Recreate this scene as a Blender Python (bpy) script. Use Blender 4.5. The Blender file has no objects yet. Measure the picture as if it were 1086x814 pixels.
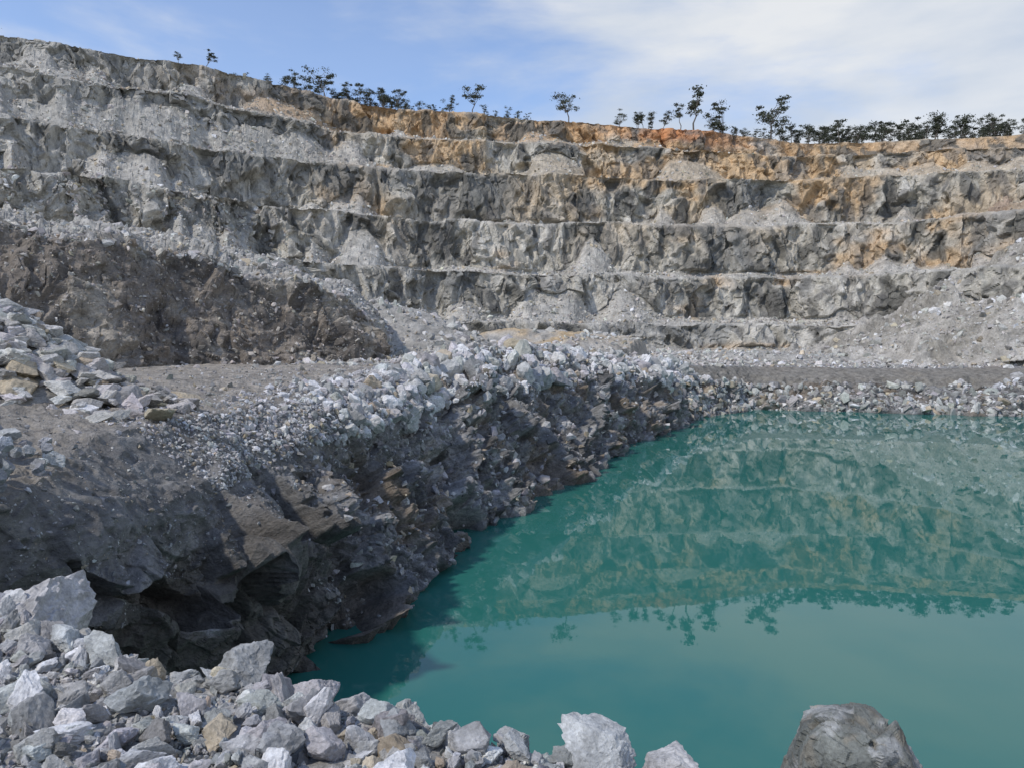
import bpy, bmesh, math, random
import numpy as np
random.seed(7); rng=np.random.default_rng(7)
F=800.0; CX=543.0; CY=407.0; PITCH=math.atan(52/800.0); H=12.0
cp,sp=math.cos(PITCH),math.sin(PITCH)
def ray(x,y):
    cx=(np.asarray(x,float)-CX)/F; cy=(CY-np.asarray(y,float))/F
    dY=cp+cy*sp; dZ=-sp+cy*cp
    return cx/dY, dZ/dY
def P(x,y,D):
    a,b=ray(x,y); return np.stack([a*D, np.broadcast_to(D,np.shape(a*D)).astype(float), H+b*D],-1)
def Dz(x,y,z):
    a,b=ray(x,y); return (z-H)/b
def Pz(x,y,z): return P(x,y,Dz(x,y,z))
# ---------------- noise
def hsh(ix,iy,iz,seed):
    with np.errstate(over='ignore'):
        n=(ix.astype(np.uint32)*np.uint32(374761393)+iy.astype(np.uint32)*np.uint32(668265263)+iz.astype(np.uint32)*np.uint32(2246822519)+np.uint32((seed*3266489917)&0xffffffff))
        n=(n^(n>>np.uint32(13)))*np.uint32(1274126177)
        n=(n^(n>>np.uint32(15)))*np.uint32(2654435761)
        n^=n>>np.uint32(16)
    return n.astype(np.float32)/np.float32(4294967296.0)
def vnoise(p,seed=0):
    f=np.floor(p); i=f.astype(np.int64); t=(p-f); t=t*t*(3-2*t)
    r=0
    for dx in (0,1):
        for dy in (0,1):
            for dz in (0,1):
                w=(t[...,0] if dx else 1-t[...,0])*(t[...,1] if dy else 1-t[...,1])*(t[...,2] if dz else 1-t[...,2])
                r=r+w*hsh(i[...,0]+dx,i[...,1]+dy,i[...,2]+dz,seed)
    return r*2-1
def fbm(p,octv=4,seed=0,gain=.5):
    r=0;a=1.;s=0
    for o in range(octv):
        r=r+a*vnoise(p*(2.03**o)+o*17.3,seed+o); s+=a; a*=gain
    return r/s
def warp(p,sc,am,seed):
    return p+am*np.stack([fbm(p/sc,3,seed),fbm(p/sc+31.7,3,seed+1),fbm(p/sc-17.9,3,seed+2)],-1)
def facet(p,seed=0,g=1.0):
    f=np.floor(p); i=f.astype(np.int64); p=p.astype(np.float32)
    best=np.full(p.shape[:-1],1e9,np.float32); val=np.zeros_like(best)
    for dx in (-1,0,1):
        for dy in (-1,0,1):
            for dz in (-1,0,1):
                a,b,c=i[...,0]+dx,i[...,1]+dy,i[...,2]+dz
                r0=hsh(a,b,c,seed);r1=hsh(a,b,c,seed+101);r2=hsh(a,b,c,seed+202)
                ex=p[...,0]-(a+r0);ey=p[...,1]-(b+r1);ez=p[...,2]-(c+r2)
                d=ex*ex+ey*ey+ez*ez
                m=d<best
                v=(((r0*7.13+r1*3.7)%1)-.5)+g*(ex*(((r1*5.3)%1)-.5)+ey*(((r2*6.1)%1)-.5)+ez*(((r0*9.7)%1)-.5))*2
                best=np.where(m,d,best); val=np.where(m,v,val)
    return val.astype(np.float64)
def blur(a,r):
    k=np.hanning(2*r+3)[1:-1]; k/=k.sum()
    p=np.pad(a,((r,r),(0,0)),mode='edge'); b=sum(k[i]*p[i:i+a.shape[0]] for i in range(2*r+1))
    p=np.pad(b,((0,0),(r,r)),mode='edge'); return sum(k[i]*p[:,i:i+a.shape[1]] for i in range(2*r+1))
def sstep(a,b,x):
    t=np.clip((x-a)/(b-a),0,1); return t*t*(3-2*t)
def mixc(a,b,t): return a*(1-t[...,None])+np.asarray(b)*t[...,None]
# ---------------- mesh helpers
def make_mesh(name,V,Fc,mat,col=None,smooth=False,k=None):
    V=np.asarray(V,np.float32).reshape(-1,3); Fc=np.asarray(Fc,np.int32); k=Fc.shape[1]
    me=bpy.data.meshes.new(name); me.vertices.add(len(V)); me.vertices.foreach_set('co',V.ravel())
    me.loops.add(Fc.size); me.loops.foreach_set('vertex_index',Fc.ravel())
    me.polygons.add(len(Fc)); me.polygons.foreach_set('loop_start',np.arange(len(Fc),dtype=np.int32)*k)
    me.polygons.foreach_set('loop_total',np.full(len(Fc),k,np.int32))
    me.polygons.foreach_set('use_smooth',np.full(len(Fc),smooth,bool))
    me.update(calc_edges=True)
    if col is not None:
        at=me.color_attributes.new('Col','FLOAT_COLOR','POINT')
        c=np.ones((len(V),4),np.float32); c[:,:3]=np.clip(np.asarray(col).reshape(-1,3),0.005,1); at.data.foreach_set('color',c.ravel())
    me.materials.append(mat)
    ob=bpy.data.objects.new(name,me); bpy.context.scene.collection.objects.link(ob); return ob
def grid_faces(nu,nv):
    i=np.arange(nu*nv).reshape(nu,nv)
    return np.stack([i[:-1,:-1],i[1:,:-1],i[1:,1:],i[:-1,1:]],-1).reshape(-1,4)
def grid_normals(G):
    du=np.gradient(G,axis=0); dv=np.gradient(G,axis=1)
    n=np.cross(du,dv); n/=np.linalg.norm(n,axis=-1,keepdims=True)+1e-9
    return n
def loft(L,nu,segs,metric=None,smooth=0):
    L=np.asarray(L,float); nl,ns,_=L.shape
    M=L[metric if metric is not None else nl//2]
    d=np.linalg.norm(np.diff(M,axis=0),axis=1)/np.linalg.norm((M[1:]+M[:-1])/2,axis=1)
    s=np.concatenate([[0],np.cumsum(d)]); u=np.linspace(0,s[-1],nu)
    LL=np.stack([[np.interp(u,s,L[i,:,c]) for c in range(3)] for i in range(nl)]).transpose(0,2,1)
    if smooth:
        k=np.hanning(smooth*2+3)[1:-1]; k/=k.sum()
        for i in range(nl):
            for c in range(3):
                a=np.pad(LL[i,:,c],smooth,mode='reflect',reflect_type='odd'); LL[i,:,c]=np.convolve(a,k,'valid')
    cols=[]
    for i in range(nl-1):
        t=np.arange(segs[i])/segs[i]
        cols.append(LL[i][:,None,:]*(1-t)[None,:,None]+LL[i+1][:,None,:]*t[None,:,None])
    cols.append(LL[-1][:,None,:])
    return np.concatenate(cols,1)
# ---------------- materials
def nd(nt,t,**kw):
    n=nt.nodes.new(t)
    for k,v in kw.items(): setattr(n,k,v)
    return n
def rock_mat(name,s,bdist,var=(0.62,1.35),rough=.9,stretch=(1,1,1),bstr=.7):
    m=bpy.data.materials.new(name); m.use_nodes=True; nt=m.node_tree; nt.nodes.clear(); l=nt.links
    out=nd(nt,'ShaderNodeOutputMaterial'); b=nd(nt,'ShaderNodeBsdfPrincipled'); l.new(b.outputs[0],out.inputs[0])
    b.inputs['Roughness'].default_value=rough; b.inputs['Specular IOR Level'].default_value=.25
    at=nd(nt,'ShaderNodeAttribute',attribute_name='Col'); tc=nd(nt,'ShaderNodeTexCoord')
    mp=nd(nt,'ShaderNodeMapping'); mp.inputs['Scale'].default_value=stretch; mp.inputs['Rotation'].default_value=(.35,.25,0); l.new(tc.outputs['Object'],mp.inputs[0])
    n1=nd(nt,'ShaderNodeTexNoise'); n1.inputs['Scale'].default_value=s; n1.inputs['Detail'].default_value=9; n1.inputs['Roughness'].default_value=.68; l.new(mp.outputs[0],n1.inputs['Vector'])
    n2=nd(nt,'ShaderNodeTexNoise'); n2.inputs['Scale'].default_value=s*7; n2.inputs['Detail'].default_value=6; n2.inputs['Roughness'].default_value=.7; l.new(mp.outputs[0],n2.inputs['Vector'])
    vo=nd(nt,'ShaderNodeTexVoronoi'); vo.inputs['Scale'].default_value=s*2.2; l.new(mp.outputs[0],vo.inputs['Vector'])
    mr=nd(nt,'ShaderNodeMapRange'); mr.inputs[1].default_value=.33; mr.inputs[2].default_value=.67; mr.inputs[3].default_value=var[0]; mr.inputs[4].default_value=var[1]; l.new(n1.outputs[0],mr.inputs[0])
    mr2=nd(nt,'ShaderNodeMapRange'); mr2.inputs[1].default_value=.3; mr2.inputs[2].default_value=.7; mr2.inputs[3].default_value=.72; mr2.inputs[4].default_value=1.28; l.new(n2.outputs[0],mr2.inputs[0])
    mu=nd(nt,'ShaderNodeMath',operation='MULTIPLY'); l.new(mr.outputs[0],mu.inputs[0]); l.new(mr2.outputs[0],mu.inputs[1])
    vm=nd(nt,'ShaderNodeVectorMath',operation='SCALE'); l.new(at.outputs['Color'],vm.inputs[0]); l.new(mu.outputs[0],vm.inputs['Scale']); l.new(vm.outputs[0],b.inputs['Base Color'])
    ad=nd(nt,'ShaderNodeMath',operation='ADD'); l.new(n1.outputs[0],ad.inputs[0])
    m3=nd(nt,'ShaderNodeMath',operation='MULTIPLY'); m3.inputs[1].default_value=.3; l.new(n2.outputs[0],m3.inputs[0]); l.new(m3.outputs[0],ad.inputs[1])
    m4=nd(nt,'ShaderNodeMath',operation='MULTIPLY'); m4.inputs[1].default_value=.2; l.new(vo.outputs['Distance'],m4.inputs[0])
    ad2=nd(nt,'ShaderNodeMath',operation='ADD'); l.new(ad.outputs[0],ad2.inputs[0]); l.new(m4.outputs[0],ad2.inputs[1])
    bp=nd(nt,'ShaderNodeBump'); bp.inputs['Strength'].default_value=bstr; bp.inputs['Distance'].default_value=bdist; l.new(ad2.outputs[0],bp.inputs['Height']); l.new(bp.outputs[0],b.inputs['Normal'])
    return m
M_far=rock_mat('quarry_face_rock',.45,1.3,var=(.62,1.38),stretch=(1,1,.7))
M_bank=rock_mat('bank_rock',1.1,.45,var=(.58,1.42),stretch=(1,.8,1.3),bstr=.85)
M_grav=rock_mat('gravel_ground',2.5,.12)
M_rub=rock_mat('rubble_rock',2.2,.18,var=(.72,1.28))
M_near=rock_mat('boulder_rock',7.0,.05,var=(.62,1.34))
M_ngrav=rock_mat('near_gravel',22,.02)
# ---------------- rocks
def hull_rock(n,seed,an=(1,.8,.6)):
    r=np.random.default_rng(seed); p=r.normal(size=(n,3)); p/=np.linalg.norm(p,axis=1,keepdims=True); p*=r.uniform(.75,1.0,(n,1)); p*=np.array(an)*r.uniform(.8,1.2,3)
    return hull(p)
def hull(p,sub=0):
    bm=bmesh.new(); [bm.verts.new(q) for q in p]
    bmesh.ops.convex_hull(bm,input=bm.verts[:])
    bmesh.ops.delete(bm,geom=[v for v in bm.verts if not v.link_faces],context='VERTS')
    bmesh.ops.triangulate(bm,faces=bm.faces[:]); bmesh.ops.recalc_face_normals(bm,faces=bm.faces[:])
    bm.verts.index_update(); V=np.array([v.co[:] for v in bm.verts]); Fc=np.array([[v.index for v in f.verts] for f in bm.faces]); bm.free()
    for _ in range(sub):
        E={};V=list(map(tuple,V));NF=[]
        def mid(a,b):
            k=(min(a,b),max(a,b))
            if k not in E: E[k]=len(V); V.append(tuple((np.array(V[a])+np.array(V[b]))/2))
            return E[k]
        for a,b,c in Fc:
            ab,bc,ca=mid(a,b),mid(b,c),mid(c,a); NF+=[[a,ab,ca],[b,bc,ab],[c,ca,bc],[ab,bc,ca]]
        V=np.array(V);Fc=np.array(NF)
    return V,Fc
def ico_rock(sub,seed,npl=13,an=(1,.8,.62),na=.05):
    r=np.random.default_rng(seed); bm=bmesh.new(); bmesh.ops.create_icosphere(bm,subdivisions=sub,radius=1)
    V=np.array([v.co[:] for v in bm.verts]); Fc=np.array([[v.index for v in f.verts] for f in bm.faces]); bm.free()
    n=r.normal(size=(npl,3)); n/=np.linalg.norm(n,axis=1,keepdims=True)
    for _ in range(6):
        dd=n[:,None]-n[None]; q=(dd**2).sum(-1)+np.eye(npl)*9; n=n+.08*(dd/q[...,None]**1.5).sum(1); n/=np.linalg.norm(n,axis=1,keepdims=True)
    d=r.uniform(.5,.85,npl)
    dt=V@n.T; q=np.where(dt>.05,d/np.maximum(dt,.05),9); rad=np.minimum(q.min(1),1.3)
    V=V*rad[:,None]
    pp=V*2.2+seed*11.3
    V=V*(1+na*1.5*facet(pp,seed,.9)+na*.9*facet(pp*2.7,seed+5,.9)+na*.4*fbm(pp*4,3,seed))[:,None]
    return V*np.array(an)*r.uniform(.8,1.2,3),Fc
SM=[hull_rock(11,100+i) for i in range(14)]
MD=[ico_rock(3,200+i,npl=9,na=.07) for i in range(12)]
HI=[ico_rock(5,300+i,npl=9,an=(1,.85,.7),na=.06) for i in range(10)]
NR=[ico_rock(4,400+i,npl=8,an=(1,.72,.55),na=.06) for i in range(14)]
def rotm(n,tilt=3.14):
    a=rng.uniform(0,2*np.pi,n); b=rng.uniform(-tilt,tilt,n); c=rng.uniform(-tilt,tilt,n)
    ca,sa,cb,sb,cc,sc=np.cos(a),np.sin(a),np.cos(b),np.sin(b),np.cos(c),np.sin(c); o=np.zeros(n); e=np.ones(n)
    Rz=np.stack([ca,-sa,o,sa,ca,o,o,o,e],-1).reshape(n,3,3);Rx=np.stack([e,o,o,o,cb,-sb,o,sb,cb],-1).reshape(n,3,3);Ry=np.stack([cc,o,sc,o,e,o,-sc,o,cc],-1).reshape(n,3,3)
    return Rz@Rx@Ry
def scatter(name,pos,size,var,mat,col,tilt=.5,smooth=False):
    n=len(pos); R=rotm(n,tilt); ch=rng.integers(0,len(var),n); VV=[];FF=[];CC=[];off=0
    for k,(V,Fc) in enumerate(var):
        m=np.where(ch==k)[0]
        if not len(m): continue
        W=np.einsum('nij,vj->nvi',R[m],V)*size[m][:,None,None]+pos[m][:,None,:]
        nv=len(V); VV.append(W.reshape(-1,3)); FF.append((Fc[None]+(np.arange(len(m))*nv)[:,None,None]+off).reshape(-1,3)); CC.append(np.repeat(col[m],nv,0)); off+=nv*len(m)
    return make_mesh(name,np.concatenate(VV),np.concatenate(FF),mat,np.concatenate(CC),smooth)
def rockcols(n,base=(.33,.34,.35),tan=.12,spread=.28):
    c=np.tile(np.array(base),(n,1))*np.exp(rng.normal(0,spread,(n,1)))
    t=rng.random(n)<tan; c[t]=np.array((.42,.36,.27))*np.exp(rng.normal(0,.2,(t.sum(),1)))
    c*=1+rng.normal(0,.02,(n,3)); return np.clip(c,.05,.68)
def powsize(n,a,b,e=2.2):
    u=rng.random(n); k=1-e; return (a**k+u*(b**k-a**k))**(1/k)
def pick(G,u0,u1,v0,v1,n):
    u=rng.uniform(u0,u1,n)*(G.shape[0]-2); v=rng.uniform(v0,v1,n); i=u.astype(int); j=np.minimum(v.astype(int),G.shape[1]-2); fu=(u-i)[:,None]; fv=(v-j)[:,None]
    return G[i,j]*(1-fu)*(1-fv)+G[i+1,j]*fu*(1-fv)+G[i,j+1]*(1-fu)*fv+G[i+1,j+1]*fu*fv

# ================= FAR WALL
xs=np.array([-300,0,100,200,300,350,450,550,650,750,850,950,1086,1400.])
yT=[10,37,52,68,90,105,117,125,132,140,152,150,142,135]
y1=[45,72,88,102,125,138,147,152,156,160,166,164,155,148]
y2=[90,120,138,155,170,176,182,185,188,190,191,188,178,165]
y3=[150,178,190,203,217,224,232,236,238,240,240,236,225,205]
y4=[225,245,255,264,274,280,287,290,293,294,295,290,280,265]
y5=[300,312,320,328,334,338,341,343,343,344,345,345,344,338]
X=np.linspace(-300,1400,171)
I=lambda y:np.interp(X,xs,y)
def jit(a,s,seed): return a*fbm(np.stack([X/s,X*0+seed*3.1,X*0],-1),3,seed)
zT=np.interp(X,[-300,0,350,600,1400],[77,77,78,75.5,76]); z1,z2,z3,z4=[np.full_like(X,v) for v in (67,55,40,26)]
D4=Dz(X,I(y4),z4); D3=Dz(X,I(y3),z3); D2=Dz(X,I(y2),z2); D1=Dz(X,I(y1),z1); DT=Dz(X,I(yT),zT)
D5=D4*.925
D3=np.maximum(D3,D4+7);D2=np.maximum(D2,D3+8);D1=np.maximum(D1,D2+8);DT=np.maximum(DT,D1+5)
wob=[jit(4.0,38,20+k)+jit(1.8,12,40+k) for k in range(6)]
crest=[P(X,I(y5)+jit(2,60,1),D5),P(X,I(y4)+jit(4,50,2),D4+wob[1]),P(X,I(y3)+jit(5,50,3),D3+wob[2]),P(X,I(y2)+jit(5,50,4),D2+wob[3]),P(X,I(y1)+jit(6,50,5),D1+wob[4]*.6),P(X,I(yT)+jit(3,70,6),DT+2)]
lines=[];segs=[];kind=[]
def at(c,D,z):
    q=c.copy(); r=(D/c[:,1])[:,None]; q[:,:2]=c[:,:2]*r; q[:,2]=z; return q
def add(l,s,k): lines.append(l); segs.append(s); kind.append(k)
add(at(crest[0],D5-10,7.6+0*X),6,'a'); add(at(crest[0],D5-5,9.0+0*X),28,'f')
leftw=sstep(420,180,X)
for k,c in enumerate(crest):
    if k>0:
        D=c[:,1]; Dp=crest[k-1][:,1]; gap=D-Dp; fw=np.minimum(4.6,gap*.45)
        n=fbm(np.stack([X/48,X*0+k*7.7,X*0],-1),4,300+k)
        hh=(c[:,2]-crest[k-1][:,2])
        ha=np.clip(1.6+hh*(.6*sstep(-.05,.5,n)+.35*leftw*sstep(-.3,.2,n)),1.2,hh*.78)
        fwa=fw*(1-ha/hh*.8)
        base=np.maximum(D-fwa-1.5-ha*1.15,Dp+1.0)
        add(at(c,base,crest[k-1][:,2]+.3),10,'a')
        add(at(c,D-fwa,crest[k-1][:,2]+ha),42 if k<5 else 28,'f')
    add(c,6,'b')
add(at(crest[-1],DT+14,crest[-1][:,2]+.4),6,'b')
add(at(crest[-1],DT+90,crest[-1][:,2]+2),4,'b')
lines.append(at(crest[-1],DT+1500,crest[-1][:,2]+10))
G=loft(lines,1900,segs,metric=6,smooth=4)
N=grid_normals(G)
flip=np.sign((N*(-G+np.array([0,0,300]))).sum(-1)); N*=flip[...,None]
nvl=np.concatenate([[0],np.cumsum(segs)])
face=np.zeros(G.shape[1]); apr=np.zeros(G.shape[1])
for s_,k_ in enumerate(kind):
    if k_=='f': face[nvl[s_]:nvl[s_+1]]=1
    if k_=='a': apr[nvl[s_]:nvl[s_+1]+1]=1
sm=lambda a:np.convolve(np.pad(a,2,mode='edge'),np.ones(5)/5,'valid')
steep=sm(face)[None,:]*np.ones((G.shape[0],1)); apron=sm(apr)[None,:]*np.ones((G.shape[0],1))
dist=np.linalg.norm(G,axis=-1)
farm=1-sstep(265,330,dist)
Hn=N.copy(); Hn[...,2]*=.3
Q=warp(G*np.array([1,1,.6]),5,2.2,400)
xim=CX+F*G[...,0]/np.maximum(G[...,1],1)
disp=(3.2*fbm(Q/14,3,11)+blur(2.1*facet(Q/7,12,.9)+1.3*facet(Q/2.9,13,.9),1)+.6*facet(Q/1.3,14,.9)+.6*fbm(Q/np.array([1.6,1.6,3]),3,15))*(.12+.88*steep)
G2=G+Hn*(disp*farm)[...,None]
rub=(1-steep)*farm
G2[...,2]+=rub*(.3*facet(G/1.6,21,.8)+1.1*fbm(G/7,4,22))
zz=G[...,2]
col=np.tile(np.array((.43,.405,.345)),G.shape[:2]+(1,))
na=fbm(G/np.array([13,13,22]),4,31); nb=fbm(Q/np.array([4,4,10]),4,32); nc=fbm(G/np.array([22,22,9]),3,33); ne=facet(Q/6,34,.3)
col=mixc(col,(.55,.525,.465),sstep(.0,.3,nb)*.8)
col=mixc(col,(.49,.39,.265),sstep(-.2,.25,na)*.75*sstep(25,48,zz)*sstep(250,420,xim))
orange=sstep(.02,.25,nc+.30*sstep(50,60,zz)+.18*sstep(36,50,zz)-.30+.14*np.exp(-((xim-800)/190)**2))*sstep(230,420,xim)*(1-.3*sstep(980,1080,xim))
col=mixc(col,(.54,.375,.21),orange*.8)
top=sstep(66,69,zz)*sstep(-.15,.2,fbm(G/8,3,35)+.10)*sstep(110,300,xim)*(1-.25*sstep(850,950,xim))*np.clip(steep+apron,0,1)
col=mixc(col,(.52,.345,.19),top*.72)
redp=np.exp(-((xim-715)/60)**2)*sstep(70,73,zz); col=mixc(col,(.54,.24,.10),redp*.9)
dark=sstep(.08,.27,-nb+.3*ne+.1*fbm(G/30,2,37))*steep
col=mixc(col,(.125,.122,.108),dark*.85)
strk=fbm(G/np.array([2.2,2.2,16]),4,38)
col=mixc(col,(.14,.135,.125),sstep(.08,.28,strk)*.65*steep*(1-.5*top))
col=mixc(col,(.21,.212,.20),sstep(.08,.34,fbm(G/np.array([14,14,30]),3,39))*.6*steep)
aa=(1-steep)*.8*(1-top)*(1-redp)
apc=(np.array((.45,.43,.385))*(1+.35*fbm(G/3.5,4,48))[...,None])
warmm=sstep(35,60,zz)*sstep(420,560,xim); apc=apc*(1-warmm[...,None]*np.array((0.0,.08,.2)))
col=col*(1-aa[...,None])+apc*aa[...,None]
col=mixc(col,(.44,.425,.385),sstep(400,130,xim)*.4*(1-dark*.6))
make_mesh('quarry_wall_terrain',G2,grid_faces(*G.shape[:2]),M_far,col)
pts=[];sz=[]
for li,k_ in enumerate(kind):
    if k_ in 'ab' and li<len(segs)-2 and li>2:
        n=2800 if k_=='a' else 700; p=pick(G2,.04,.96,nvl[li],nvl[li+1],n); pts.append(p); sz.append(powsize(n,.22,1.1,2.9))
n=3500; p=pick(G2,.05,.42,nvl[2],nvl[9],n); pts.append(p); sz.append(powsize(n,.25,1.3,2.7))
n=2600; p=pick(G2,.05,.95,0,nvl[1],n); pts.append(p); sz.append(powsize(n,.25,1.2,2.6))
n=2000; p=pick(G2,.05,.95,nvl[2],nvl[4],n); pts.append(p); sz.append(powsize(n,.25,1.2,2.6))
pts=np.concatenate(pts);sz=np.concatenate(sz)
scatter('bench_rubble',pts,sz,SM,M_rub,rockcols(len(pts),(.43,.41,.37),.12,.28),3.1)

# ================= BANK (left shore cliff, far shore)
def W(x,y): return Pz(np.array(x),np.array(y),0.0)
ST=[
 None,
 [(200,760),(120,680,18),(60,600,16),(0,540,15),(-150,500,15),(-500,470,17)],
 [(300,712),(265,610,23),(200,520,22.5),(100,462,22),(0,430,24),(-250,420,28)],
 [(345,697),(310,585,28),(270,480,29),(230,440,29.5),(100,415,32),(-60,402,38)],
 [(400,660),(365,550,32),(335,455,33.5),(300,425,35),(210,402,39),(60,392,46)],
 [(455,620),(425,520,38),(400,440,39.5),(370,412,41),(300,393,46),(180,388,54)],
 [(500,570),(477,490,47),(455,425,49),(430,393,51),(385,388,58),(300,384,66)],
 [(560,535),(540,460,56),(515,405,59),(490,374,62),(440,380,70),(370,379,80)],
 [(620,500),(605,450,69),(582,402,72),(560,366,76),(525,372,86),(470,374,98)],
 [(660,478),(648,435,81),(630,396,84),(610,372,88),(585,373,98),(550,373,112)],
 [(700,460),(692,430,94),(680,400,97),(663,382,101),(648,376,112),(625,374,128)],
 [(745,442),(742,424,113),(738,404,116),(733,388,121),(728,380,136),(720,376,152)],
 [(800,434),(800,422,123),(801,406,126),(803,389,134),(803,382,148),(800,377,160)],
 [(950,438),(950,425,117.5),(952,406,121),(954,391,130),(950,385,145),(950,379,160)],
 [(1086,442),(1088,428,112),(1090,406,116),(1090,390,126),(1090,384,142),(1090,378,158)],
 [(1300,446),(1302,430,108),(1304,408,112),(1305,391,122),(1305,384,138),(1305,378,155)],
 [(1800,450),(1802,432,104),(1804,408,108),(1805,391,120),(1805,384,138),(1805,378,155)]]
Ls=[[] for _ in range(7)]
first=[(-8.5,17,0),(-12,14.5,4.5),(-13.5,12,7.5),(-15,10,8.8),(-19,8,9.4),(-30,5,9.8)]
for s in ST:
    if s is None: q=[np.array(v,float) for v in first]
    else: q=[W(*s[0])]+[P(np.array(float(a)),np.array(float(b)),d) for a,b,d in s[1:]]
    dv=q[0]-q[1]; u=q[0].copy(); u[:2]=q[0][:2]+(dv[:2]/(np.linalg.norm(dv[:2])+1e-6))*2.5; u[2]=-4
    for i,v in enumerate([u]+q): Ls[i].append(v)
segb=[14,130,120,60,50,36]
B=loft(Ls,2300,segb,metric=3,smooth=22)
N=grid_normals(B); s=np.sign(N[...,2]); s[s==0]=1; N*=s[...,None]
N=np.stack([blur(N[...,c],6) for c in range(3)],-1); N/=np.linalg.norm(N,axis=-1,keepdims=True)
vi=np.arange(B.shape[1])[None,:]; vn=np.concatenate([[0],np.cumsum(segb)])
YB=B[...,1]
nearm=1-sstep(38,60,YB); vnear=1-sstep(25,33,YB)
gs=sstep(vn[2]+25,vn[3]-10,vi)*nearm
cliff=(1-sstep(vn[3]-12,vn[4]+5,vi))*(1-.8*gs)
Bw=warp(B,2.0,.35,410)
farshore=sstep(100,112,YB)
Bv=warp(B,3,.5,430)*np.array([1,.8,.9])
big_=blur(1.5*facet(Bv/3.2,42,1.2),3)
med_=blur(.75*facet(Bv/1.4,43,1.2),2)
disp=(.6*fbm(B/5,3,41)+big_+(1-.35*vnear)*(med_+blur(.38*facet(Bw/.65,44,1.0),1)+.14*facet(Bw/.28,45,.9))+.10*fbm(B/.3,3,49))*cliff
disp+= (1-cliff)*(.22*fbm(B/3,4,46)+blur(.12*facet(B/.5,47,.8),1)+.04*fbm(B/.2,2,48))
disp*=(1-.45*farshore)
B2=B+N*disp[...,None]
col=np.tile(np.array((.235,.232,.225)),B.shape[:2]+(1,))
col=mixc(col,(.40,.395,.385),sstep(.03,.32,fbm(Bw/1.3,4,52))*.75)
col=mixc(col,(.095,.092,.088),sstep(.03,.25,fbm(Bw/1.5,4,53))*.7*cliff)
col=mixc(col,(.27,.21,.145),sstep(.03,.38,fbm(B/3,3,54))*.55)
col=mixc(col,(.20,.195,.185),gs*.75)
slab=vnear*cliff*(1-gs)
col=mixc(col,(.13,.118,.10),slab*.75)
col=mixc(col,(.32,.315,.31),slab*sstep(.22,.32,fbm(B/1.6,3,57))*.8)
path=sstep(vn[4]-10,vn[4]+15,vi)*(1-sstep(50,90,YB)); col=mixc(col,(.36,.325,.275),path*.75)
flt=sstep(vn[4],vn[5],vi)*sstep(100,115,YB); col=mixc(col,(.41,.385,.33),flt*.6)
band=sstep(vn[3]-6,vn[3]+6,vi)*(1-sstep(vn[4]-5,vn[4]+6,vi))*farshore; col=mixc(col,(.22,.205,.175),band*.9)
wet=np.exp(-np.clip(B2[...,2],0,9)/.22)*(B2[...,2]>-1); col=mixc(col,(.09,.095,.09),wet*.6)
make_mesh('lake_bank_terrain',B2,grid_faces(*B.shape[:2]),M_bank,col)
def bank_sc(name,v0,v1,n,a,b,e,var,base,ymin,ymax,tan=.06,lift=.1,spread=.3,u=(0,.99),near=None):
    p=pick(B2,u[0],u[1],v0,v1,n); s=powsize(n,a,b,e); y=p[:,1]
    s*=np.interp(y,[15,45,120],[.5,1,1.5])
    if near is not None: s=np.minimum(s,np.interp(y,near[0],near[1])*rng.uniform(.4,1,n))
    p[:,2]+=s*lift; ok=(p[:,2]>-.3)&(y>ymin)&(y<ymax); p=p[ok];s=s[ok]
    return scatter(name,p,s,var,M_rub,rockcols(len(p),base,tan,spread),3.1)
bank_sc('bank_rubble',vn[2]+100,vn[4]+20,25000,.07,.65,2.3,SM,(.45,.445,.44),24,118,near=([24,38,60],[.16,.4,1.2]))
bank_sc('bank_boulders',vn[2]+95,vn[4]+10,2100,.3,1.5,2.4,MD,(.48,.475,.46),36,118,.07,near=([36,60],[.6,1.8]))
bank_sc('cliff_blocks',vn[1],vn[2]+105,5200,.10,.85,2.2,SM,(.31,.305,.30),28,118,.05,spread=.4,near=([28,40,60],[.25,.5,1.2]))
bank_sc('shore_rubble',vn[1],vn[3]-4,8500,.2,.9,2.3,SM,(.39,.385,.36),104,150,.08)
bank_sc('floor_rubble',vn[4],vn[6],14000,.13,.7,2.5,SM,(.44,.425,.395),58,170,.1)
bank_sc('path_stones',vn[3]+20,vn[6],9000,.06,.4,2.8,SM,(.36,.35,.33),28,70,.1)
bank_sc('slope_stones',vn[2]+30,vn[6],26000,.025,.24,2.5,SM,(.33,.33,.325),8,45,.06)

# ================= floor with heaps
xx=np.linspace(-260,260,620); yy=np.linspace(-5,200,360)
XX,YY=np.meshgrid(xx,yy,indexing='ij')
wx=np.interp(YY,[0,17,24,28,36,45,53,66,78,91,110,121],[-8,-8.5,-9,-7,-4,-2.4,1,6,11,18,28,34])
lake=sstep(-13,-9,XX-wx)*(1-sstep(140,150,YY))
Z=8.9-.8*sstep(60,140,YY)+.6*fbm(np.stack([XX/12,YY/12,XX*0],-1),4,61)
def gz(x0,y0,sx,sy,a): return a*np.exp(-((XX-x0)/sx)**2-((YY-y0)/sy)**2)
Z=Z+gz(-13,92,11,9,5.2)+gz(2,124,17,8,4.8)+gz(-24,100,14,10,6)+gz(22,118,10,6,2.2)+gz(10,112,6,5,2.4)
Z=Z*(1-lake)+(-8)*lake
Gf=np.stack([XX,YY,Z],-1); Gf[...,2]+=.35*facet(Gf/2.,62,.8)+.7*fbm(Gf/5,4,64)*(1-lake)
col=np.tile(np.array((.40,.385,.35)),XX.shape+(1,)); col=mixc(col,(.52,.39,.23),np.clip(gz(0,121,14,10,1.4),0,1)*sstep(-.3,.2,fbm(Gf/5,4,63)))
make_mesh('quarry_floor_ground',Gf,grid_faces(*XX.shape),M_far,col)
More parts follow.
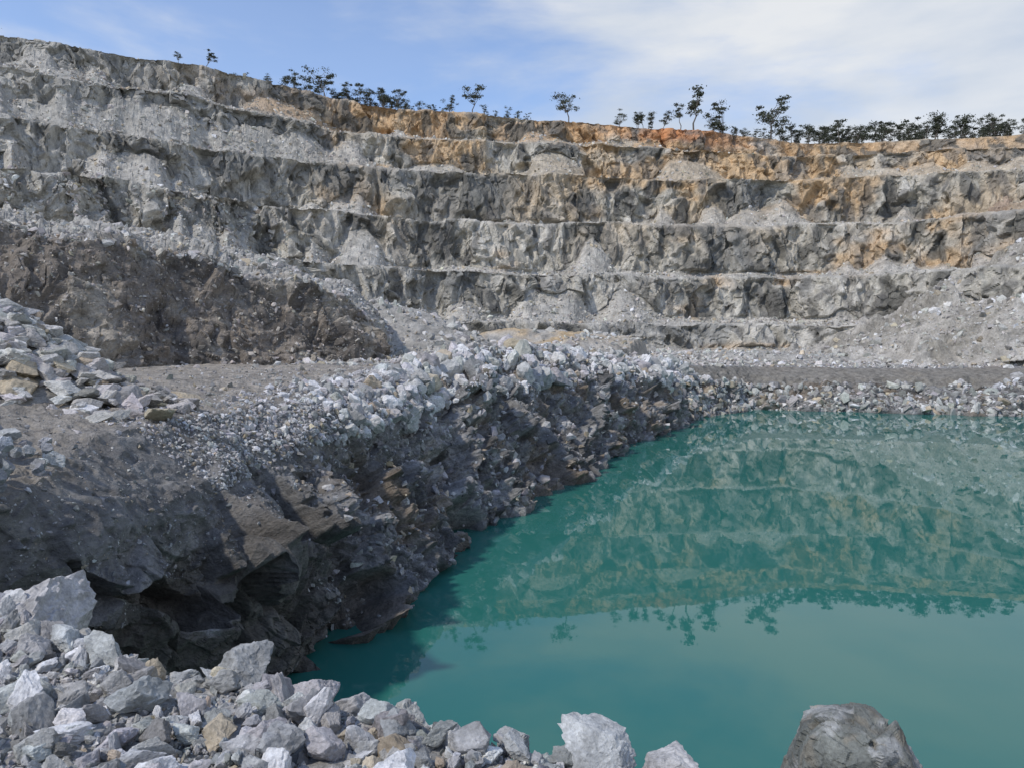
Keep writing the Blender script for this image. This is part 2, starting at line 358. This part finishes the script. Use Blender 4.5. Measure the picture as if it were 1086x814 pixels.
m=np.where((lake<.02)&(YY>70)&(YY<165)&(np.abs(XX-5)<60)); 
k=rng.integers(0,len(m[0]),11000); p=Gf[m[0][k],m[1][k]]+rng.normal(0,.4,(11000,3))*np.array([1,1,.1]); sd=((p[:,0]-0)/14)**2+((p[:,1]-120)/8)**2; p=p[(sd>.8)|(rng.random(len(p))<.08)]
scatter('floor_stones',p,powsize(len(p),.2,1.3,2.4),SM,M_rub,rockcols(len(p),(.46,.45,.42),.08),3.1)

# ================= brown mound left
mx=np.array([-500,-200,0,100,200,300,370,402,418.]); X=np.linspace(-500,418,70); J=lambda v:np.interp(X,mx,v)
Db=J([30,36,42,47,52,59,63,66,68]); base=P(X,380+0*X,Db); base[:,2]=8.6
Dt=J([36,42,50,54,60,65,68.5,70,71]); topy=J([225,232,245,258,272,298,318,345,388])+2.5*fbm(np.stack([X/40,X*0,X*0],-1),3,71)
topl=P(X,topy,Dt); mid=base*.5+topl*.5; mid[:,1]-=.3
bk=P(X,J([215,222,238,250,262,288,312,335,390]),J([44,52,64,70,76,84,88,90,90])); bk2=P(X,J([205,215,232,245,258,282,312,345,395]),J([60,70,86,94,104,112,112,108,100]))
segm=[50,50,24,24]
Mg=loft([base,mid,topl,bk,bk2],1000,segm,metric=1,smooth=5)
N=grid_normals(Mg); s=np.sign((N*(np.array([0,0,60])-Mg)).sum(-1)); N*=s[...,None]
Mw=warp(Mg,3,1.0,420)
M2=Mg+N*(1.6*fbm(Mg/6,4,72)+blur(1.1*facet(Mw/4.5,73,.8)+.45*facet(Mw/1.6,74,.9),2)+.17*facet(Mw/.6,75,.9)+.35*fbm(Mg/np.array([1.2,1.2,2.5]),3,79))[...,None]
vi_=np.arange(Mg.shape[1])[None,:]*np.ones((Mg.shape[0],1))
col=np.tile(np.array((.235,.205,.172)),Mg.shape[:2]+(1,)); col=mixc(col,(.37,.335,.28),sstep(0,.35,fbm(Mg/4,4,76))); col=mixc(col,(.12,.108,.095),sstep(.03,.3,fbm(Mg/np.array([2.5,2.5,4]),4,77))*.75)
col=mixc(col,(.42,.405,.365),sstep(92,108,vi_)*.9)
make_mesh('brown_mound_terrain',M2,grid_faces(*Mg.shape[:2]),M_bank,col)
p=pick(M2,0,1,96,147,9000); scatter('mound_rubble',p,powsize(9000,.1,.8,2.5),SM,M_rub,rockcols(9000,(.43,.415,.385),.1),3.1)
p=pick(M2,0,1,0,98,4500); scatter('mound_stones',p,powsize(4500,.06,.4,2.4),SM,M_rub,rockcols(4500,(.36,.335,.30),.1),3.1)

# ================= talus cones (right)
def cone(name,c,rx,ry,z0,colr,seed,nst,rough=1.6):
    a=np.linspace(0,2*np.pi,620); t=np.linspace(0,1,260); A,T=np.meshgrid(a,t,indexing='ij')
    rr=1+.22*fbm(np.stack([np.cos(A)*1.5,np.sin(A)*1.5,A*0],-1),3,seed)
    g=np.stack([c[0]+np.cos(A)*T*rx*rr,c[1]+np.sin(A)*T*ry*rr,z0+(c[2]-z0)*(1-T)**1.12],-1)
    ar=np.stack([np.cos(A)*6,np.sin(A)*6,T*1.5],-1)
    g[...,2]+=rough*fbm(g/8,4,seed+1)+.6*facet(g/2.2,seed+2,.8)+.3*facet(g/.9,seed+9,.8)+2.2*fbm(ar,3,seed+8)*T*(1-T)*3+rough*.8*sstep(.1,.35,fbm(g/6,3,seed+12))
    co=np.tile(np.array(colr[0]),A.shape+(1,)); co=mixc(co,colr[1],sstep(-.1,.3,fbm(ar*1.6,4,seed+3))*.8)
    co=mixc(co,colr[2],sstep(.05,.3,fbm(g/np.array([5,5,9]),4,seed+4))*.7)
    make_mesh(name,g,grid_faces(*A.shape),M_far,co)
    return pick(g,0.5,1,0,259,nst)
q=P(np.array(1230.),np.array(185.),160.)
p=cone('talus_terrain',q,76,44,5.0,[(.42,.395,.35),(.28,.26,.22),(.48,.46,.42)],81,14000,2.2)
scatter('talus_rubble',p,powsize(len(p),.18,1.5,2.4),SM,M_rub,rockcols(len(p),(.44,.425,.385),.08,.33),3.1)
q=P(np.array(1150.),np.array(160.),201.)
p=cone('soil_talus_terrain',q,50,22,34,[(.38,.28,.20),(.44,.355,.26),(.33,.26,.20)],91,2500,1.4)
scatter('soil_talus_stones',p,powsize(len(p),.2,.8,2.6),SM,M_rub,rockcols(len(p),(.38,.32,.26),.2),3.1)

# ================= water
wm=bpy.data.materials.new('quarry_water'); wm.use_nodes=True; nt=wm.node_tree; b=nt.nodes['Principled BSDF']
b.inputs['Base Color'].default_value=(.026,.155,.130,1); b.inputs['Roughness'].default_value=.01; b.inputs['IOR'].default_value=1.40
tc=nd(nt,'ShaderNodeTexCoord'); n1=nd(nt,'ShaderNodeTexNoise'); n1.inputs['Scale'].default_value=1.6; n1.inputs['Detail'].default_value=3
n2=nd(nt,'ShaderNodeTexNoise'); n2.inputs['Scale'].default_value=.05; n2.inputs['Detail'].default_value=3
nt.links.new(tc.outputs['Object'],n1.inputs['Vector']); nt.links.new(tc.outputs['Object'],n2.inputs['Vector'])
mm=nd(nt,'ShaderNodeMath',operation='MULTIPLY'); nt.links.new(n1.outputs[0],mm.inputs[0]); nt.links.new(n2.outputs[0],mm.inputs[1])
bp=nd(nt,'ShaderNodeBump'); bp.inputs['Strength'].default_value=.2; bp.inputs['Distance'].default_value=.006; nt.links.new(mm.outputs[0],bp.inputs['Height']); nt.links.new(bp.outputs[0],b.inputs['Normal'])
make_mesh('lake_water',[(-60,-60,0),(320,-60,0),(320,150,0),(-60,150,0)],[[0,1,2,3]],wm)

# ================= foreground ledge
xx=np.concatenate([np.linspace(-40,-8,60),np.linspace(-7.9,4,420),np.linspace(4.1,60,80)]); yy=np.concatenate([np.linspace(-60,0,60),np.linspace(.1,7,300),np.linspace(7.2,30,80)])
XX,YY=np.meshgrid(xx,yy,indexing='ij')
def ground_z(x,y):
    e=np.interp(x,[-40,-6,-3.2,-2,-1,0,.9,1.6,2.6,5,60],[9,6.3,4.8,4.1,3.8,3.45,2.95,3.3,3.4,2.5,2.5])
    z0=np.interp(x,[-40,-6,-3,-1.8,-1,.4,1.2,2,60],[10.3,10.3,10.18,10.14,10.12,10.05,9.88,9.72,9.6])
    d=y-e
    return z0-np.where(d>0,np.minimum(d*1.25,16),0)-.05*sstep(-1,0,d)
Z=ground_z(XX,YY); Gn=np.stack([XX,YY,Z],-1)
Gn[...,2]+=.06*fbm(Gn/.5,4,101)+.03*facet(Gn/.12,102,.8)+.3*fbm(Gn/3,2,103)*sstep(6,9,np.hypot(XX,YY))
col=np.tile(np.array((.28,.278,.265)),XX.shape+(1,)); col=mixc(col,(.40,.395,.385),sstep(-.1,.3,fbm(Gn/.3,4,104)))
make_mesh('ledge_ground',Gn,grid_faces(*XX.shape),M_ngrav,col)
def nearpts(n,back=1.6,fwd=.25):
    x=rng.uniform(-5.2,1.7,n); e=np.interp(x,[-6,-3.2,-2,-1,0,.9,1.6],[6.3,4.8,4.1,3.8,3.45,2.95,3.0]); y=e+fwd-rng.random(n)*(back+fwd)
    return np.stack([x,y,ground_z(x,y)],-1)
p=nearpts(46000,2.4,.5); s=powsize(len(p),.008,.04,2.3); p[:,2]+=s*.4; scatter('foreground_gravel',p,s,SM,M_near,rockcols(len(p),(.42,.415,.40),.05),3.1)
p=nearpts(2300,2.2,.3); s=powsize(len(p),.03,.15,2.2); p[:,2]+=s*.3+rng.random(len(p))*.05
ok=(p[:,0]<.15)|(s<.05); p=p[ok];s=s[ok]
scatter('foreground_rubble',p,s,NR,M_near,rockcols(len(p),(.42,.42,.41),.04,.30),3.1)
big=[(45,664,116,5.0),(255,712,78,4.6),(190,752,66,4.2),(105,752,90,4.3),(428,768,62,3.9),(332,742,50,4.2),(640,797,76,3.4),(705,812,58,3.3),(545,790,40,3.6),(20,775,90,3.9),(325,800,55,3.7),(160,800,75,3.7),(275,780,70,3.8),(60,720,60,4.6),(390,790,50,3.7),(235,795,60,3.6),(480,790,40,3.6),(130,712,50,4.7),(600,805,40,3.4),(90,805,80,3.5)]
bp_=np.array([P(np.array(float(a)),np.array(float(b)),d) for a,b,w,d in big]); bs=np.array([w/F*d*.56 for a,b,w,d in big])
scatter('foreground_boulders',bp_[1:],bs[1:],HI,M_near,rockcols(len(big)-1,(.42,.42,.41),.0,.18),.5)
scatter('pale_boulder',bp_[:1],bs[:1]*1.05,[HI[2]],M_near,np.array([[.48,.465,.45]]),.3)
k=3.5/F; o=P(np.array(913.),np.array(800.),3.5)
cr=[(-66,-.05,-60),(-64,-.02,18),(-46,.0,34),(-26,.06,42),(20,.08,38),(38,.02,31),(57,-.02,4),(78,-.02,-40),(-50,-.14,-60),(-40,-.16,6),(2,-.17,22),(34,-.14,14),(60,-.18,-50),(-40,.28,20),(30,.30,24),(60,.3,-20),(70,.3,-60),(-60,.3,-60)]
V,Fc=hull(np.array([(a*k,b_,c*k) for a,b_,c in cr]),5)
c0=V.mean(0); d=V-c0; dn=d/np.linalg.norm(d,axis=1,keepdims=True)
V=V+dn*(.024*facet(V/.13+7,71,1)+.008*facet(V/.05,72,1)+.003*fbm(V/.03,3,73))[:,None]
bc=np.tile(np.array((.17,.178,.16)),(len(V),1)); bc=mixc(bc,(.33,.335,.32),sstep(.0,.3,fbm(V/.12,4,74))); bc=mixc(bc,(.24,.20,.145),sstep(.15,.4,fbm(V/.09+5,4,75))*.4)
make_mesh('boulder',V+o,Fc,M_near,bc)
# ---- left boulder pile
n=420; x=-17.6+rng.normal(0,2.6,n); y=27.5+rng.normal(0,2.0,n)
hz=lambda x,y:9.0+4.3*np.exp(-((x+20.5)/4.6)**2-((y-28.8)/3.6)**2)
ok=(x>-26)&(x<-12.2); x=x[ok];y=y[ok]; n=len(x)
p=np.stack([x,y,hz(x,y)],-1); s=powsize(n,.2,.85,1.9)
scatter('boulder_pile',p,s,[ico_rock(4,600+i,npl=8,an=(1,.75,.5),na=.05) for i in range(10)],M_rub,rockcols(n,(.46,.445,.42),.12,.22),.5)
t=np.linspace(-1,1,90); A,Bq=np.meshgrid(t*9,t*7,indexing='ij'); gx=-20.5+A; gy=28.5+Bq; g=np.stack([gx,gy,hz(gx,gy)-3.0*sstep(.55,1,np.sqrt((A/9)**2+(Bq/7)**2))-.2],-1); g[...,2]+=.15*facet(g/.7,120,.8)
make_mesh('boulder_pile_terrain',g,grid_faces(90,90),M_grav,np.tile(np.array((.28,.27,.25)),(8100,1)))
n=60; y=rng.uniform(14.5,19,n); x=-y*.66+rng.normal(-.7,.6,n); p=np.stack([x,y,rng.uniform(8.7,9.7,n)],-1); scatter('slope_boulders',p,powsize(n,.15,.6,1.9),[ico_rock(4,640+i,npl=8,an=(1,.7,.6),na=.05) for i in range(6)],M_rub,rockcols(n,(.35,.355,.36),.0,.2),.8)

# ================= trees
bark=bpy.data.materials.new('bark'); bark.use_nodes=True; bark.node_tree.nodes['Principled BSDF'].inputs['Base Color'].default_value=(.12,.105,.09,1); bark.node_tree.nodes['Principled BSDF'].inputs['Roughness'].default_value=.9
leaf=bpy.data.materials.new('eucalyptus_leaves'); leaf.use_nodes=True; nt=leaf.node_tree; b=nt.nodes['Principled BSDF']; b.inputs['Roughness'].default_value=.7
nn=nd(nt,'ShaderNodeTexNoise'); nn.inputs['Scale'].default_value=.8; tc=nd(nt,'ShaderNodeTexCoord'); nt.links.new(tc.outputs['Object'],nn.inputs['Vector']); cr=nd(nt,'ShaderNodeValToRGB'); cr.color_ramp.elements[0].position=.35;cr.color_ramp.elements[0].color=(.022,.031,.017,1);cr.color_ramp.elements[1].position=.65;cr.color_ramp.elements[1].color=(.075,.085,.05,1); nt.links.new(nn.outputs[0],cr.inputs[0]); nt.links.new(cr.outputs[0],b.inputs['Base Color'])
def tube(p0,p1,r0,r1,V,Fq):
    p0=np.array(p0);p1=np.array(p1);d=p1-p0;d/=np.linalg.norm(d)+1e-9; a=np.cross(d,[.3,.9,.1]);a/=np.linalg.norm(a);b2=np.cross(d,a); o=len(V)
    for p,r in ((p0,r0),(p1,r1)):
        for k in range(6):
            t=k*math.pi/3; V.append(p+r*(math.cos(t)*a+math.sin(t)*b2))
    for k in range(6): Fq.append([o+k,o+(k+1)%6,o+6+(k+1)%6,o+6+k])
def tree_geo(base,h,seed,style):
    r=random.Random(seed); nr=np.random.default_rng(seed); V=[];Fq=[];LV=[]
    base=np.array(base); p=base-np.array([0,0,1.2]); top=.66*h if style!='bush' else .3*h; pts=[p]
    lean=np.array([r.uniform(-.2,.2),r.uniform(-.1,.1),0])
    for k in range(1,5): pts.append(base+lean*h*(k/4)**1.5+np.array([r.uniform(-.04,.04)*h,r.uniform(-.03,.03)*h,top*k/4]))
    r0=.021*h
    for k in range(4): tube(pts[k],pts[k+1],r0*(1-.17*k),r0*(1-.17*(k+1)),V,Fq)
    cl=[]
    nb={'tall':11,'umb':15,'bush':17}[style]
    side=r.uniform(0,6.28)
    for k in range(nb):
        st=pts[r.choice([2,3,4,4]) if style!='bush' else r.choice([1,2,3])]; an=side+r.gauss(0,1.6)
        out={'tall':r.uniform(.03,.25),'umb':r.uniform(.05,.44),'bush':r.uniform(.05,.45)}[style]*h; zt={'tall':r.uniform(.38,1.0),'umb':r.uniform(.46,.98),'bush':r.uniform(.1,.9)}[style]*h
        if style=='umb': zt-=.10*h*(out/(.46*h))**2
        e=base+lean*h+np.array([math.cos(an)*out,math.sin(an)*out,zt]); md=(st+e)/2+np.array([0,0,-.04*h])
        tube(st,md,r0*.42,r0*.28,V,Fq); tube(md,e,r0*.28,r0*.1,V,Fq); cl.append(e)
    for e in cl:
        cr_=h*r.uniform(.045,.14); n=int(r.uniform(35,110))
        c=e+nr.normal(size=(n,3))*np.array([1,1,.45])*cr_*.66; s=(h*.025*nr.uniform(.6,1.5,n))[:,None]
        a=nr.normal(size=(n,3));a/=np.linalg.norm(a,axis=1,keepdims=True);bb=np.cross(a,nr.normal(size=(n,3)));bb/=np.linalg.norm(bb,axis=1,keepdims=True)
        LV.append(np.stack([c-a*s,c+bb*s*.5,c+a*s,c-bb*s*.5],1).reshape(-1,3))
    return V,Fq,np.concatenate(LV)
def make_tree(name,specs):
    V=[];Fq=[];mi=[];o=0
    for sp_ in specs:
        a,f,L=tree_geo(*sp_); V.append(np.array(a)); Fq.append(np.array(f)+o); mi.append(np.zeros(len(f),np.int32)); o+=len(a)
        k=len(L)//4; V.append(L); Fq.append(np.arange(4*k).reshape(k,4)+o); mi.append(np.ones(k,np.int32)); o+=len(L)
    ob=make_mesh(name,np.concatenate(V),np.concatenate(Fq),bark); ob.data.materials.append(leaf); ob.data.polygons.foreach_set('material_index',np.concatenate(mi)); return ob
XR=np.linspace(-300,1400,171)
def rim(x,back=4):
    D=float(np.interp(x,XR,DT)); z=float(np.interp(x,XR,crest[-1][:,2])); c=(x-CX)/F
    D+=back; return np.array([c*D,D,z+.2]),D
solo=[(2,22,'tall'),(198,13,'tall'),(226,20,'tall'),(350,32,'umb'),(502,29,'umb'),(478,17,'bush'),(602,30,'umb'),(655,15,'bush'),(732,42,'tall'),(762,34,'bush'),(812,40,'umb'),(718,24,'tall'),(1058,19,'umb'),(1084,20,'bush')]
for i,(x,hp,st) in enumerate(solo):
    b0,D=rim(x,4); make_tree('eucalyptus_tree',[(b0,hp/F*D*1.1,900+i,st)])
row=[]
for x in list(np.linspace(256,342,10)+rng.uniform(-4,4,10))+list(np.linspace(352,432,20)+rng.uniform(-3,3,20)):
    b0,D=rim(x,rng.uniform(4,14)); row.append((b0,rng.uniform(12,26)/F*D*(1 if x>300 else .65),int(x)*3,rng.choice(['umb','bush','tall'])))
for x in list(np.linspace(438,472,5))+list(np.linspace(515,560,5)): b0,D=rim(x,5); row.append((b0,rng.uniform(8,16)/F*D,int(x)*3,'bush'))
for x in rng.uniform(670,712,6): b0,D=rim(x,8); row.append((b0,rng.uniform(12,22)/F*D,int(x)*3,'tall'))
make_tree('distant_tree_row',row)
row=[]
for x in np.linspace(832,1052,34)+rng.uniform(-5,5,34): b0,D=rim(x,rng.uniform(5,18)); row.append((b0,rng.uniform(19,34)/F*D,int(x*5),rng.choice(['umb','umb','tall','bush'])))
for x in rng.uniform(745,1110,62): b0,D=rim(x,rng.uniform(4,9)); row.append((b0,rng.uniform(6,17)/F*D,int(x*7),'bush'))
make_tree('distant_tree_row',row)

# ================= sky, sun, camera
sd=np.array([-.82,-.56,1.1]); sd/=np.linalg.norm(sd); el=math.asin(sd[2]); az=math.atan2(sd[0],sd[1])
w=bpy.data.worlds.new('World'); bpy.context.scene.world=w; w.use_nodes=True; nt=w.node_tree; bg=nt.nodes['Background']; l=nt.links
sky=nd(nt,'ShaderNodeTexSky',sky_type='NISHITA'); sky.sun_disc=False; sky.sun_elevation=el; sky.sun_rotation=az%(2*math.pi); sky.air_density=1.0; sky.dust_density=.4
tc=nd(nt,'ShaderNodeTexCoord'); mp=nd(nt,'ShaderNodeMapping'); mp.inputs['Scale'].default_value=(1.3,1.3,4.2); mp.inputs['Location'].default_value=(.35,.2,.1); l.new(tc.outputs['Generated'],mp.inputs[0])
n1=nd(nt,'ShaderNodeTexNoise'); n1.inputs['Scale'].default_value=2.0; n1.inputs['Detail'].default_value=8; n1.inputs['Roughness'].default_value=.54; n1.inputs['Distortion'].default_value=.2; l.new(mp.outputs[0],n1.inputs['Vector'])
sx=nd(nt,'ShaderNodeSeparateXYZ'); l.new(tc.outputs['Generated'],sx.inputs[0])
ma=nd(nt,'ShaderNodeMath',operation='MULTIPLY_ADD'); ma.inputs[1].default_value=.16; l.new(sx.outputs[0],ma.inputs[0]); l.new(n1.outputs[0],ma.inputs[2])
mb=nd(nt,'ShaderNodeMath',operation='MULTIPLY_ADD'); mb.inputs[1].default_value=-.6; l.new(sx.outputs[2],mb.inputs[0]); l.new(ma.outputs[0],mb.inputs[2])
mr=nd(nt,'ShaderNodeMapRange'); mr.interpolation_type='SMOOTHSTEP'; mr.inputs[1].default_value=.16; mr.inputs[2].default_value=.46; mr.inputs[3].default_value=.12; mr.inputs[4].default_value=.95; l.new(mb.outputs[0],mr.inputs[0])
n3=nd(nt,'ShaderNodeTexNoise'); n3.inputs['Scale'].default_value=3.2; n3.inputs['Detail'].default_value=6; l.new(mp.outputs[0],n3.inputs['Vector'])
cc=nd(nt,'ShaderNodeValToRGB'); cc.color_ramp.elements[0].position=.36; cc.color_ramp.elements[0].color=(.70,.78,.90,1); cc.color_ramp.elements[1].position=.60; cc.color_ramp.elements[1].color=(.96,.98,1,1); l.new(n3.outputs[0],cc.inputs[0])
cs=nd(nt,'ShaderNodeVectorMath',operation='SCALE'); cs.inputs['Scale'].default_value=5.9; l.new(cc.outputs[0],cs.inputs[0])
mx_=nd(nt,'ShaderNodeMix',data_type='RGBA'); l.new(mr.outputs[0],mx_.inputs[0]); l.new(mx_.outputs[2],bg.inputs[0])
tint=nd(nt,'ShaderNodeMix',data_type='RGBA',blend_type='MULTIPLY'); tint.inputs[0].default_value=1; l.new(sky.outputs[0],tint.inputs[6]); tint.inputs[7].default_value=(1.05,1.15,1.35,1); l.new(tint.outputs[2],mx_.inputs[6]); l.new(cs.outputs[0],mx_.inputs[7])
bg.inputs[1].default_value=.145
sl=bpy.data.lights.new('sun','SUN'); sl.energy=2.7; sl.angle=math.radians(3.0); sl.color=(1,.93,.83); so=bpy.data.objects.new('sun',sl); bpy.context.scene.collection.objects.link(so)
from mathutils import Vector
so.rotation_euler=Vector(sd).to_track_quat('Z','Y').to_euler()
cam=bpy.data.cameras.new('camera'); co=bpy.data.objects.new('camera',cam); bpy.context.scene.collection.objects.link(co); co.location=(0,0,H); co.rotation_euler=(math.pi/2-PITCH,0,0)
cam.sensor_width=36; cam.lens=36*F/1086; cam.clip_end=5000; cam.clip_start=.05; bpy.context.scene.camera=co
sc=bpy.context.scene; sc.view_settings.view_transform='Standard'; sc.view_settings.look='None'; sc.view_settings.exposure=0
